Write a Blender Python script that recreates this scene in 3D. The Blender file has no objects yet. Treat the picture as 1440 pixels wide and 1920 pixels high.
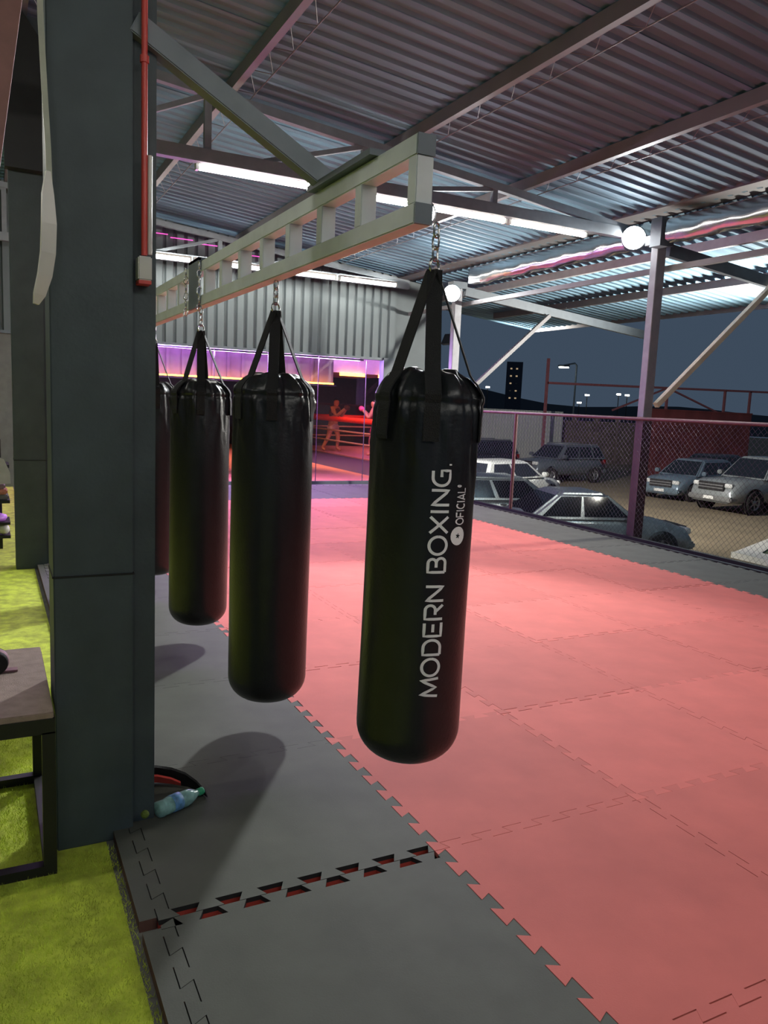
import bpy, bmesh, math, random
import numpy as np
from mathutils import Vector, Matrix
random.seed(7); rng = np.random.default_rng(7)
SC = bpy.context.scene
COL = SC.collection
PI = math.pi
# ---------------------------------------------------------------- camera (solved from the mat grid)
YAW, PITCH, ROLL, FOC, CAMH = 0.4714, 0.1356, 0.0433, 1464.26, 1.6257
X0, Y0 = 1.4606, 2.3133                     # corner of the 1 m mat grid
cd = bpy.data.cameras.new('camera'); cam = bpy.data.objects.new('camera', cd); COL.objects.link(cam)
cd.sensor_fit = 'VERTICAL'; cd.sensor_height = 24.0; cd.lens = FOC / 1920 * 24.0
cd.clip_start = 0.05; cd.clip_end = 900
fw = Vector((math.sin(YAW) * math.cos(PITCH), math.cos(YAW) * math.cos(PITCH), -math.sin(PITCH)))
r0 = Vector((math.cos(YAW), -math.sin(YAW), 0)); u0 = r0.cross(fw)
rt = r0 * math.cos(ROLL) + u0 * math.sin(ROLL); up = u0 * math.cos(ROLL) - r0 * math.sin(ROLL)
M = Matrix((rt, up, -fw)).transposed().to_4x4(); M.translation = Vector((0, 0, CAMH)); cam.matrix_world = M
SC.camera = cam
# ---------------------------------------------------------------- world: night sky with city glow, exposure
W = bpy.data.worlds.new('night_sky'); SC.world = W; W.use_nodes = True
bg = W.node_tree.nodes['Background']; bg.inputs[0].default_value = (0.016, 0.024, 0.036, 1); bg.inputs[1].default_value = 1.0
vs = SC.view_settings
vs.view_transform = 'Standard'; vs.look = 'None'; vs.gamma = 1; vs.use_curve_mapping = False; vs.exposure = 1.53
TUBE, FLOOD1, FLOOD2, KEYL, LOT = 20.0, 80.0, 140.0, 370.0, 2400.0     # tube emission, flood lamp and added lot lamp watts
SC.cycles.max_bounces = 5; SC.cycles.diffuse_bounces = 3; SC.cycles.glossy_bounces = 3; SC.cycles.transparent_max_bounces = 10
SC.cycles.sample_clamp_indirect = 6.0; SC.cycles.caustics_reflective = False; SC.cycles.caustics_refractive = False
# ---------------------------------------------------------------- materials
MATS = {}
def mat(name, c, rough=.6, metal=0., var=.12, scale=9., bump=0., bscale=40., emit=0., objrand=0., spec=.5, coat=0., alpha=None, stretch=None):
    if name in MATS: return MATS[name]
    m = bpy.data.materials.new(name); m.use_nodes = True; MATS[name] = m
    nt = m.node_tree; b = nt.nodes['Principled BSDF']
    b.inputs['Roughness'].default_value = rough; b.inputs['Metallic'].default_value = metal
    b.inputs['Specular IOR Level'].default_value = spec; b.inputs['Coat Weight'].default_value = coat
    tc = nt.nodes.new('ShaderNodeTexCoord'); src = tc.outputs['Object']
    if stretch:
        mp = nt.nodes.new('ShaderNodeMapping'); mp.inputs['Scale'].default_value = stretch; nt.links.new(src, mp.inputs[0]); src = mp.outputs[0]
    n = nt.nodes.new('ShaderNodeTexNoise'); n.inputs['Scale'].default_value = scale; n.inputs['Detail'].default_value = 5
    nt.links.new(src, n.inputs['Vector'])
    rp = nt.nodes.new('ShaderNodeMapRange'); rp.inputs[1].default_value = .3; rp.inputs[2].default_value = .7
    rp.inputs[3].default_value = 1 - var; rp.inputs[4].default_value = 1 + var
    nt.links.new(n.outputs['Fac'], rp.inputs[0])
    val = rp.outputs[0]
    if objrand:
        oi = nt.nodes.new('ShaderNodeObjectInfo'); r2 = nt.nodes.new('ShaderNodeMapRange')
        r2.inputs[3].default_value = 1 - objrand; r2.inputs[4].default_value = 1 + objrand
        nt.links.new(oi.outputs['Random'], r2.inputs[0])
        mu = nt.nodes.new('ShaderNodeMath'); mu.operation = 'MULTIPLY'; nt.links.new(val, mu.inputs[0]); nt.links.new(r2.outputs[0], mu.inputs[1]); val = mu.outputs[0]
    vm = nt.nodes.new('ShaderNodeVectorMath'); vm.operation = 'SCALE'; vm.inputs[0].default_value = c[:3]
    nt.links.new(val, vm.inputs['Scale']); nt.links.new(vm.outputs[0], b.inputs['Base Color'])
    if bump:
        n2 = nt.nodes.new('ShaderNodeTexNoise'); n2.inputs['Scale'].default_value = bscale; n2.inputs['Detail'].default_value = 6
        nt.links.new(src, n2.inputs['Vector'])
        bp = nt.nodes.new('ShaderNodeBump'); bp.inputs['Strength'].default_value = bump; bp.inputs['Distance'].default_value = .01
        nt.links.new(n2.outputs['Fac'], bp.inputs['Height']); nt.links.new(bp.outputs[0], b.inputs['Normal'])
    if emit:
        b.inputs['Emission Color'].default_value = (*c[:3], 1); b.inputs['Emission Strength'].default_value = emit
    return m
def S(r, g, b):           # sRGB 0-255 -> linear
    f = lambda v: (v / 255 / 12.92) if v <= 10 else ((v / 255 + .055) / 1.055) ** 2.4
    return (f(r), f(g), f(b))
def glass_mat(name, tint, rough=.03, refl=.06, opac=0.0):
    if name in MATS: return MATS[name]
    m = bpy.data.materials.new(name); m.use_nodes = True; MATS[name] = m; nt = m.node_tree
    for n in list(nt.nodes): nt.nodes.remove(n)
    o = nt.nodes.new('ShaderNodeOutputMaterial'); t = nt.nodes.new('ShaderNodeBsdfTransparent'); t.inputs[0].default_value = (*tint, 1)
    g = nt.nodes.new('ShaderNodeBsdfGlossy'); g.inputs['Roughness'].default_value = rough
    mx = nt.nodes.new('ShaderNodeMixShader'); mx.inputs[0].default_value = refl; nt.links.new(t.outputs[0], mx.inputs[1]); nt.links.new(g.outputs[0], mx.inputs[2])
    nt.links.new(mx.outputs[0], o.inputs[0]); return m
# ---------------------------------------------------------------- mesh helpers
class MB:
    def __init__(s): s.v = []; s.f = []; s.m = []; s.sm = []
    def add(s, vs_, fs, mi=0, smooth=False):
        k = len(s.v); s.v += [tuple(p) for p in vs_]
        for f in fs: s.f.append(tuple(i + k for i in f)); s.m.append(mi); s.sm.append(smooth)
    def box(s, x0, x1, y0, y1, z0, z1, mi=0):
        s.add([(x0, y0, z0), (x1, y0, z0), (x1, y1, z0), (x0, y1, z0), (x0, y0, z1), (x1, y0, z1), (x1, y1, z1), (x0, y1, z1)],
              [(0, 3, 2, 1), (4, 5, 6, 7), (0, 1, 5, 4), (1, 2, 6, 5), (2, 3, 7, 6), (3, 0, 4, 7)], mi); return s
    def beam(s, p, q, w, h, upv=(0, 0, 1), mi=0):
        p, q = Vector(p), Vector(q); d = (q - p).normalized(); u = Vector(upv); a = d.cross(u)
        if a.length < 1e-4: a = d.cross(Vector((0, 1, 0)))
        a.normalize(); b = a.cross(d).normalized(); a *= w / 2; b *= h / 2
        vs_ = [p - a - b, p + a - b, p + a + b, p - a + b, q - a - b, q + a - b, q + a + b, q - a + b]
        s.add(vs_, [(0, 1, 2, 3), (7, 6, 5, 4), (0, 4, 5, 1), (1, 5, 6, 2), (2, 6, 7, 3), (3, 7, 4, 0)], mi); return s
    def tube(s, pts, r, n=10, mi=0, cap=True, closed=False, smooth=True):
        pts = [Vector(p) for p in pts]; N = len(pts); rs = r if isinstance(r, (list, tuple)) else [r] * N
        rings = []; pa = None
        for i, p in enumerate(pts):
            a = pts[(i - 1) % N] if (i or closed) else p; b = pts[(i + 1) % N] if (i < N - 1 or closed) else p
            d = (b - a).normalized()
            if pa is None:
                pa = d.cross(Vector((0, 0, 1)));
                if pa.length < 1e-3: pa = d.cross(Vector((1, 0, 0)))
            pa = (pa - d * pa.dot(d)).normalized(); pb = d.cross(pa)
            rings.append([p + (pa * math.cos(2 * PI * k / n) + pb * math.sin(2 * PI * k / n)) * rs[i] for k in range(n)])
        fs = []
        for i in range(N - (0 if closed else 1)):
            j = (i + 1) % N
            for k in range(n): fs.append((i * n + k, i * n + (k + 1) % n, j * n + (k + 1) % n, j * n + k))
        s.add([v for rg in rings for v in rg], fs, mi, smooth)
        if cap and not closed:
            s.add(rings[0], [tuple(range(n))[::-1]], mi); s.add(rings[-1], [tuple(range(n))], mi)
        return s
    def lathe(s, prof, n=24, c=(0, 0, 0), axis='Z', mi=0, smooth=True):
        vs_ = []; fs = []
        for (r, z) in prof:
            for k in range(n):
                a = 2 * PI * k / n; x, y = r * math.cos(a), r * math.sin(a)
                P = (x, y, z) if axis == 'Z' else ((z, x, y) if axis == 'X' else (y, z, x))
                vs_.append((P[0] + c[0], P[1] + c[1], P[2] + c[2]))
        for i in range(len(prof) - 1):
            for k in range(n): fs.append((i * n + k, i * n + (k + 1) % n, (i + 1) * n + (k + 1) % n, (i + 1) * n + k))
        s.add(vs_, fs, mi, smooth); return s
    def prism(s, poly, axis, a, b, mi=0):
        n = len(poly)
        def P(u, v, w): return (u, v, w) if axis == 'Z' else ((w, u, v) if axis == 'X' else (u, w, v))
        vs_ = [P(u, v, a) for u, v in poly] + [P(u, v, b) for u, v in poly]
        fs = [tuple(range(n))[::-1], tuple(range(n, 2 * n))] + [(i, (i + 1) % n, n + (i + 1) % n, n + i) for i in range(n)]
        s.add(vs_, fs, mi); return s
    def mesh(s, name, mats):
        me = bpy.data.meshes.new(name); me.from_pydata(s.v, [], s.f)
        for m in (mats if isinstance(mats, (list, tuple)) else [mats]): me.materials.append(m)
        me.polygons.foreach_set('material_index', s.m); me.polygons.foreach_set('use_smooth', s.sm); me.update(); return me
    def build(s, name, mats, parent=None, loc=None, bevel=0.):
        me = s.mesh(name, mats)
        if bevel:
            bm = bmesh.new(); bm.from_mesh(me); bmesh.ops.remove_doubles(bm, verts=bm.verts, dist=1e-5)
            bmesh.ops.bevel(bm, geom=list(bm.edges), offset=bevel, segments=2, affect='EDGES', clamp_overlap=True); bm.to_mesh(me); bm.free()
        return link(name, me, parent, loc)
def fixn(me):
    bm = bmesh.new(); bm.from_mesh(me); bmesh.ops.recalc_face_normals(bm, faces=bm.faces); bm.to_mesh(me); bm.free()
def link(name, data, parent=None, loc=None):
    o = bpy.data.objects.new(name, data); COL.objects.link(o)
    if parent is not None: o.parent = parent
    if loc is not None: o.location = loc
    return o
def thing(name, label, cat, loc=(0, 0, 0), rz=0, group=None):
    o = link(name, None, None, loc); o.rotation_euler = (0, 0, rz); o.empty_display_size = .1
    o['label'] = label; o['category'] = cat
    if group: o['group'] = group
    return o
def tag(o, label, cat, group=None):
    o['label'] = label; o['category'] = cat
    if group: o['group'] = group
    return o
def struct(o, label=None):
    o['kind'] = 'structure'
    if label: o['label'] = label
    return o
def empty(name, loc=(0, 0, 0)): return link(name, None, None, loc)
def copy_tree(o, parent=None):
    c = o.copy(); COL.objects.link(c)
    if parent is not None: c.parent = parent
    for ch in o.children: copy_tree(ch, c)
    return c
# ---------------------------------------------------------------- palette
m_grey = mat('mat_foam_grey', S(90, 91, 84), .8, spec=.3, var=.10, scale=5, bump=.07, bscale=160, objrand=.04)
m_red = mat('mat_foam_red', S(208, 110, 101), .8, spec=.3, var=.07, scale=4, bump=.07, bscale=160, objrand=.10)
m_dkred = mat('foam_underlayer_red', S(178, 66, 54), .8)
m_blk = mat('foam_black', S(36, 36, 36), .8)
m_conc = mat('concrete', S(110, 108, 104), .85, var=.2, bump=.3)
m_turf = mat('turf_green', S(206, 220, 80), .9, var=.3, scale=14, bump=.8, bscale=220)
m_blade = mat('turf_blade', S(206, 222, 80), .8, var=.3, scale=6)
m_black = mat('column_black_paint', S(67, 78, 82), .55, var=.15, scale=6, bump=.12, bscale=60)
m_blackm = mat('black_steel', S(26, 26, 26), .5, var=.2)
m_steel = mat('rail_grey_paint', S(206, 212, 212), .5, metal=.0, var=.08, scale=8)
m_dsteel = mat('dark_grey_paint', S(92, 102, 110), .5, var=.1)
m_purl = mat('purlin_grey', S(118, 116, 118), .55, var=.1, scale=3)
m_truss = mat('truss_grey', S(126, 134, 140), .55, var=.1)
m_roof = mat('roof_sheet_galvanised', S(110, 140, 158), .75, metal=.0, spec=.2, var=.12, scale=2.5, objrand=.06, stretch=(.3, 2, 1))
m_wallp = mat('cladding_grey', S(92, 102, 105), .6, metal=.0, var=.08, scale=3, objrand=.03)
m_gutter = mat('polished_sheet', S(205, 205, 205), .2, metal=1., var=.05, bump=.5, bscale=3.0)
m_leather = mat('bag_leather_black', S(26, 28, 30), .34, var=.15, scale=14, bump=.12, bscale=90)
m_web = mat('webbing_black', S(20, 20, 21), .8, var=.2, bump=.4, bscale=300)
m_chrome = mat('chain_steel', S(190, 190, 186), .25, metal=1.)
m_print = mat('print_white', S(244, 245, 244), .6)
m_postg = mat('post_grey', S(140, 142, 148), .5)
m_postr = mat('post_red_brown', S(110, 70, 74), .55)
m_wire = mat('fence_wire', S(80, 82, 88), .4, metal=.6)
m_wood = mat('bench_board', S(152, 132, 120), .75, var=.16, scale=22, bump=.3, bscale=200)
m_dirt = mat('lot_dirt', S(118, 106, 84), .95, var=.2, scale=.8, bump=.6, bscale=8)
m_tube = mat('tube_glow', (1.0, .97, .90), .5, emit=TUBE, var=0)
m_flood = mat('flood_glow', (1, 1, 1), .5, emit=30, var=0)
m_white = mat('white_plastic', S(214, 212, 204), .3, var=.05)
m_redpipe = mat('conduit_red', S(214, 78, 70), .35, var=.06)
m_lamp = mat('lamp_glow', (1, .98, .82), .5, emit=14, var=0)
m_navy = mat('dark_wall', S(40, 40, 46), .8)
# ---------------------------------------------------------------- floor slab + jigsaw mats
TH = .04; TEETH = 7; AMP = .021; OV = .011
floor = MB().box(.36, 7.62, -1.8, 15.0, -.14, -TH).build('floor', m_conc); struct(floor, 'grey slab under the red and grey jigsaw mats')
def seam(gap=0.0):
    p = 1.0 / TEETH; out = []
    for k in range(TEETH):
        b = k * p
        out += [(b + .25 * p + OV, -AMP), (b + .25 * p - OV, AMP), (b + .75 * p + OV, AMP), (b + .75 * p - OV, -AMP)]
    return out                                # ends (0,-AMP) and (1,-AMP) are the tile corners
SE = seam()
def tile_poly(flat=(), cut=0.):
    G = .0012
    lo = [(t, v) for t, v in SE]
    bot = [(t, v + G) for t, v in lo] if 'S' not in flat else []
    rgt = [(1 + v - G, t) for t, v in lo] if 'E' not in flat else []
    top = [(t, 1 + v - G - cut) for t, v in reversed(lo)] if 'N' not in flat else []
    lef = [(v + G, t) for t, v in reversed(lo)] if 'W' not in flat else []
    c = -AMP
    return [(c + G, c + G)] + bot + [(1 + c - G, c + G)] + rgt + [(1 + c - G, 1 + c - G - cut)] + top + [(c + G, 1 + c - G - cut)] + lef
def tile_mesh(name, flat, mt, mu, cut=0.):
    P = tile_poly(flat, cut); n = len(P); zs = [-TH, -TH * .42, 0.]
    v = [(x, y, z) for z in zs for x, y in P]; f = [tuple(range(2 * n, 3 * n))]; mi = [0]
    for L in (0, 1):
        for i in range(n): f.append((L * n + i, L * n + (i + 1) % n, (L + 1) * n + (i + 1) % n, (L + 1) * n + i)); mi.append(1 if L == 0 else 2)
    me = bpy.data.meshes.new(name); me.from_pydata(v, [], f)
    for m in (mt, mu, m_blk if mt is m_grey else mt): me.materials.append(m)
    me.polygons.foreach_set('material_index', mi)
    bm = bmesh.new(); bm.from_mesh(me); bmesh.ops.triangulate(bm, faces=[max(bm.faces, key=lambda q: len(q.verts))]); bmesh.ops.recalc_face_normals(bm, faces=bm.faces); bm.to_mesh(me); bm.free()
    return me
tm_grey = tile_mesh('mat_tile', (), m_grey, m_dkred); tm_red = tile_mesh('mat_tile', (), m_red, m_blk); tm_gap = tile_mesh('mat_tile', (), m_grey, m_dkred, .042)
for j in range(-3, 12):
    for i in range(-1, 6):
        grey = i in (-1, 5) or j >= 10
        dx, dy = random.uniform(-.0015, .0015), random.uniform(-.0015, .0015)
        o = link('mat_tile', (tm_gap if (i == -1 and j == -1) else tm_grey) if grey else tm_red, floor, (X0 + i + dx, Y0 + j + dy, random.uniform(-.0012, .0008)))
# bevelled border strips along the turf side, teeth filling the open jigsaw edge
bp = [(v - .0012, t) for t, v in SE]
poly = [(-.075, .0)] + [(-.022, 0.0)] + bp + [(-.022, 1.0), (-.075, 1.0)]
n = len(poly); v = [(x, y, z) for z in (-TH, -.02, -.002) for x, y in poly]
f = [tuple(range(2 * n, 3 * n))] + [(L * n + i, L * n + (i + 1) % n, (L + 1) * n + (i + 1) % n, (L + 1) * n + i) for L in (0, 1) for i in range(n)]
me = bpy.data.meshes.new('edge_strip'); me.from_pydata(v, [], f); me.materials.append(m_grey); me.materials.append(mat('foam_edge_brown', S(96, 66, 58), .85))
me.polygons.foreach_set('material_index', [0] + [1] * n + [1] * n); fixn(me)
me_cut = me.copy(); bm = bmesh.new(); bm.from_mesh(me_cut)
bmesh.ops.bisect_plane(bm, geom=list(bm.verts) + list(bm.edges) + list(bm.faces), plane_co=(0, .945, 0), plane_no=(0, 1, 0), clear_outer=True); bm.to_mesh(me_cut); bm.free()
for j in range(-3, 12): link('edge_strip', me_cut if j == -1 else me, floor, (X0 - 1, Y0 + j, 0))
struct(MB().box(-7, .36, -2.5, 15.0, -.16, -TH).build('floor_turf', m_turf), 'green artificial turf floor beside the grey mats')
# short artificial grass blades in the near turf
N = 60000
bx = rng.uniform(-.75, .382, N); by = rng.uniform(1.25, 4.6, N); hh = rng.uniform(.008, .018, N); an = rng.uniform(0, PI, N); w_ = .0016
ca, sa = np.cos(an) * w_, np.sin(an) * w_; lx, ly = rng.normal(0, .006, N), rng.normal(0, .006, N)
keep = ~((bx > .16) & (by > 2.84) & (by < 3.14)) & ~((bx < .19) & (bx > -.87) & (((by > 2.73) & (by < 2.79)) | ((by > 3.45) & (by < 3.51)) | ((bx > .13) & (by > 2.73) & (by < 3.51))))
V = np.stack([np.stack([bx - ca, by - sa, np.full(N, -TH - .001)], 1), np.stack([bx + ca, by + sa, np.full(N, -TH - .001)], 1), np.stack([bx + lx, by + ly, -TH + hh], 1)], 1)[keep].reshape(-1, 3)
me = bpy.data.meshes.new('grass'); k = len(V) // 3
me.vertices.add(len(V)); me.vertices.foreach_set('co', V.ravel()); me.loops.add(3 * k); me.loops.foreach_set('vertex_index', np.arange(3 * k)); me.polygons.add(k)
me.polygons.foreach_set('loop_start', np.arange(0, 3 * k, 3)); me.update(); me.materials.append(m_blade)
g = link('grass', me); g['kind'] = 'stuff'; g['label'] = 'short green artificial grass pile beside the grey mats'; g['category'] = 'grass'
# ---------------------------------------------------------------- roof: corrugated sheets on purlins and trusses
SL = .10
def zr(x): return 4.27 + SL * (7.7 - x)
def corr_sheet(x0, x1, w, pitch, amp, mats, name):      # ridges run along X (down the slope), profile along Y
    mb = MB(); prof = []; k = int(round(w / pitch))
    for i in range(k):
        b = i * pitch; prof += [(b, 0), (b + .30 * pitch, 0), (b + .42 * pitch, amp), (b + .88 * pitch, amp)]
    prof.append((w + .01, 0)); n = len(prof); v = []
    for x in (x0, x1):
        for y, z in prof: v.append((x, y, zr(x) + z))
    for x in (x1, x0):
        for y, z in prof: v.append((x, y, zr(x) + z + .004))
    f = [(i, n + i, n + i + 1, i + 1) for i in range(n - 1)] + [(2 * n + i, 3 * n + i, 3 * n + i + 1, 2 * n + i + 1) for i in range(n - 1)]
    mb.add(v, f); return mb.mesh(name, mats)
ceil = MB().beam((-7, -2.6, zr(-7) + .05), (7.7, -2.6, zr(7.7) + .05), .02, .12).build('ceiling', m_roof); struct(ceil, 'corrugated metal roof over the gym hall')
rs = corr_sheet(-7, 7.9, 1.0, .20, .028, m_roof, 'roof_sheet')
for k in range(-3, 15): link('roof_sheet', rs, ceil, (0, k + random.uniform(-.002, .002), random.uniform(0, .004)))
can = MB().beam((12.75, -2, zr(12.75) - .03), (12.75, 17, zr(12.75) - .03), .03, .12).build('ceiling_canopy', m_purl); struct(can, 'corrugated canopy roof over the fence side')
rs2 = corr_sheet(8.06, 12.75, 1.0, .20, .03, m_roof, 'roof_sheet')
for k in range(-2, 17): link('roof_sheet', rs2, can, (0, k, -.02 + random.uniform(0, .003)))
MB().box(7.68, 8.12, -3, 17, 4.255, 4.34).build('ridge_flashing', m_purl, ceil)
def purlin(x, z_top, y0, y1, label, lattice=True, w=.07, h=.13, m=None):
    t = thing('roof_purlin', label, 'beam', (x, y0, z_top - h), 0, 'purlins under the roof')
    L = y1 - y0
    MB().box(-w / 2, w / 2, 0, L, 0, h).build('channel', m or m_purl, t)
    if lattice:                                   # thin bar lattice hung beside the channel
        MB().tube([(w / 2 + .16, 0, -.02), (w / 2 + .16, L, -.02)], .006, 5).build('lattice_bar', m_purl, t)
        zz = MB(); nn = int(L / .28); pts = []
        for i in range(nn + 1): pts.append((w / 2 + (.02 if i % 2 else .16), i * .28, .09 if i % 2 else -.02))
        zz.tube(pts, .004, 4, smooth=False); zz.build('lattice_web', m_purl, t)
    return t
purlin(.35, zr(.35) - .005, -2, 14.7, 'grey roof purlin above the big black column')
purlin(2.27, zr(2.27) - .005, -2, 14.7, 'brownish roof purlin crossing behind the diagonal rail brace')
purlin(4.2, zr(4.2) - .005, -2, 14.7, 'grey roof purlin rising from the near end of the bag rail')
purlin(5.95, zr(5.95) - .005, -2, 14.7, 'grey roof purlin between the bag rail and the shiny gutter')
purlin(9.1, zr(9.1) - .025, -1.5, 16, 'pale canopy purlin outside the shiny gutter', False, m=m_steel)
purlin(10.9, zr(10.9) - .025, -1.5, 16, 'grey canopy purlin near the outer eave', False)
purlin(-2., zr(-2) - .005, -2, 14.7, 'grey roof purlin over the turf')
def truss(y, label, x0=-6.8, x1=7.62, zb=3.96):
    t = thing('roof_truss', label, 'truss', (0, y, zb), 0, 'steel roof trusses')
    MB().box(x0, x1, -.05, .05, 0, .13).build('bottom_chord', m_truss, t)
    MB().beam((x0, 0, zr(x0) - .2 - zb), (x1, 0, zr(x1) - .2 - zb), .08, .09).build('top_chord', m_truss, t)
    for x in (-3.15, -1.42, .30, 2.03, 3.77, 5.50, 7.24):
        MB().box(x - .035, x + .035, -.03, .03, .12, zr(x) - .2 - zb).build('vertical_web', m_truss, t)
        MB().beam((x - 1.15, 0, .12), (x - .03, 0, zr(x) - .24 - zb), .05, .05).build('diagonal_web', m_truss, t)
    return t
truss(8.24, 'steel roof truss carrying the middle row of tube lights')
truss(14.3, 'steel roof truss beside the ribbed back wall')
truss(2.98, 'steel roof truss over the big black column')
truss(-2.02, 'steel roof truss behind the photographer')
# ---------------------------------------------------------------- tube lights
def tube_light(x0, x1, y, z, label, group):
    t = thing('tube_light', label, 'light', (x0, y, z), 0, group); L = x1 - x0
    MB().box(.0, L, -.035, .035, .03, .06).build('housing', m_white, t)
    mb = MB(); mb.tube([(.03, -.0, .0), (L - .03, -.0, .0)], .032, 10); mb.build('glow_tube', m_tube, t)
    for u in (.0, L - .03): MB().box(u, u + .03, -.038, .038, -.035, .04).build('end_cap', m_white, t)
    return t
ROW1 = [(1.95, 3.21), (3.25, 4.50), (4.55, 5.80), (5.84, 7.08)]
for (a, b), l in zip(ROW1, ('long white tube light beside the diagonal rail brace', 'white tube light seen through the near rail openings', 'white tube light just past the near rail end', 'white tube light on the middle truss closest to the fence')):
    tube_light(a, b, 8.40, 3.96, l, 'tube lights on the middle truss')
ROW2 = [(2.0, 3.22), (3.26, 4.48), (4.73, 5.95), (6.02, 7.26)]
for (a, b), l in zip(ROW2, ('white back wall tube light beside the black column', 'white back wall tube light seen through the rail rungs', 'short-looking white tube light under the far rail chord', 'white back wall tube light above the printed bag strap')):
    tube_light(a, b, 14.12, 3.98, l, 'tube lights by the back wall')
for (a, b), l in zip([(-3.2, -1.96), (-1.9, -.66)], ('white tube light over the turf near the left wall', 'white tube light over the turf beside the far column')):
    tube_light(a, b, 8.40, 3.96, l, 'tube lights over the turf')
for (a, b), l in zip([(-3.2, -1.96), (-1.9, -.66)], ('white tube light over the turf on the near truss, outer one', 'white tube light over the turf on the near truss, inner one')):
    tube_light(a, b, 3.14, 3.96, l, 'tube lights over the turf')
for (a, b), l in zip([(-1.9, -.66), (.3, 1.54), (1.95, 3.2), (3.25, 4.5), (4.55, 5.8), (5.84, 7.08)], ('added white tube light behind the photographer over the turf', 'added white tube light behind the photographer above the mat edge', 'added white tube light behind the photographer over the grey mats', 'added white tube light behind the photographer over the red mats', 'added white tube light behind the photographer over the outer red mats', 'added white tube light behind the photographer close to the fence')):
    tube_light(a, b, -1.86, 3.96, l, 'added tube lights behind the photographer')  # row added out of view as fill for camera-facing sides and near mats
# ---------------------------------------------------------------- back wall, glass front
ZB = 2.6
wb = MB().box(-7, 7.66, 14.86, 14.92, ZB, 4.75).build('wall_back', m_wallp); struct(wb, 'grey ribbed metal cladding above the glass front')
def ribbed(w, h, pitch, amp, name, mats):
    mb = MB(); prof = []
    for i in range(int(round(w / pitch))):
        b = i * pitch; prof += [(b, 0), (b + .12 * pitch, -amp), (b + .72 * pitch, -amp), (b + .84 * pitch, 0)]
    prof.append((w, 0)); n = len(prof)
    v = [(x, y, z) for z in (0, h) for x, y in prof]; mb.add(v, [(i, i + 1, n + i + 1, n + i) for i in range(n - 1)]); return mb.mesh(name, mats)
wp = ribbed(1.14, 1.0, .19, .045, 'wall_panel', m_wallp)
for k in range(13):
    x = 7.66 - 1.14 * (k + 1); o = link('wall_panel', wp, wb, (x, 14.855, ZB)); o.scale = (1, 1, zr(x) - ZB - .05)
MB().box(-7, 7.66, 14.78, 14.93, ZB - .05, ZB).build('bottom_flashing', m_dsteel, wb)
m_mag = mat('magenta_led', (1, .10, .55), .5, emit=.45, var=0)
for k in range(5):
    x = 2.55 + k * .45; MB().box(x, x + .40, 14.775, 14.795, zr(x) - .30 - .0, zr(x) - .288).build('led_strip', m_mag, wb)
win = MB().box(.62, 7.38, 14.84, 14.9, -.05, .03).build('window_1', m_dsteel); struct(win, 'tall glass front below the ribbed wall')
m_glass = glass_mat('clear_glass', (.93, .92, .96))
for k in range(6):
    x1 = 7.02 - k * 1.06; MB().box(x1 - 1.045, x1, 14.86, 14.872, .03, ZB - .05).build('glass_pane', m_glass, win)
    MB().box(x1 - .001, x1 + .009, 14.856, 14.88, .03, ZB - .05).build('mullion', mat('glass_edge', S(84, 68, 90), .5), win)
MB().box(7.03, 7.36, 14.86, 14.872, .03, ZB - .05).build('glass_pane', m_glass, win)
struct(MB().box(7.36, 7.62, 14.74, 14.94, -.05, ZB).build('trim_1', m_dsteel), 'dark corner post at the end of the glass front')
struct(MB().box(-7.1, -7, -2.5, 15, -.16, 5.7).build('wall_left', m_navy), 'dark wall beyond the turf')
struct(MB().box(-7, .66, 14.86, 14.95, -.16, ZB).build('wall_back_left', mat('wall_mid_grey', S(104, 107, 104), .8)), 'dark wall beside the glass front')
# ---------------------------------------------------------------- black columns
def column(x, y, label, zt):
    t = thing('steel_column', label, 'column', (x, y, -TH), 0)
    MB().box(0, .268, 0, .22, 0, zt + TH).build('shaft', m_black, t, bevel=.004)
    MB().box(.264, .352, .035, .16, 0, zt + TH).build('side_channel', m_black, t, bevel=.003)
    MB().box(-.004, .272, -.004, .224, 1.02, 1.026).build('weld_seam', m_blackm, t)
    return t
c1 = column(.190, 2.88, 'big black steel column in front of the hanging bags', zr(.3) - .2)
c2 = column(.205, 7.90, 'far black column standing at the end of the turf', zr(.3) - .2)
MB().prism([(-.03, 3.56), (.30, 3.56), (.30, 4.6), (.08, 4.9), (-.03, 4.6)], 'Y', -.12, -.005).build('head_cladding', m_blackm, c2)
# diagonal reddish brace at the picture's upper corner
tag(MB().beam((.205, 5.2, 4.15), (-.06, 5.2, 2.3), .14, .10, (0, 1, 0)).build('wall_brace', mat('brace_oxide', S(120, 84, 78), .6)), 'reddish brown slanting brace beside the black column', 'brace')
# red conduit, clamps and white box on the column
cn = thing('conduit_pipe', 'red electrical conduit running down the big black column', 'conduit', (.492, 2.862, 2.1))
MB().tube([(0, 0, 0), (0, 0, 2.2)], .0105, 10).build('pipe', m_redpipe, cn)
for z in (.62, 1.5): MB().tube([(0, 0, z), (0, 0, z + .022)], .0150, 10).build('clamp', m_redpipe, cn)
MB().tube([(.019, .004, .005), (.019, .004, .33)], .0085, 8).build('white_sleeve', m_white, cn)
sb = thing('switch_box', 'small white switch box at the foot of the red conduit', 'switch', (.470, 2.846, 2.004))
MB().box(0, .046, 0, .068, .012, .092).build('housing', m_white, sb, bevel=.004)
MB().box(.002, .044, .002, .066, 0, .012).build('base', m_redpipe, sb)
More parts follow.
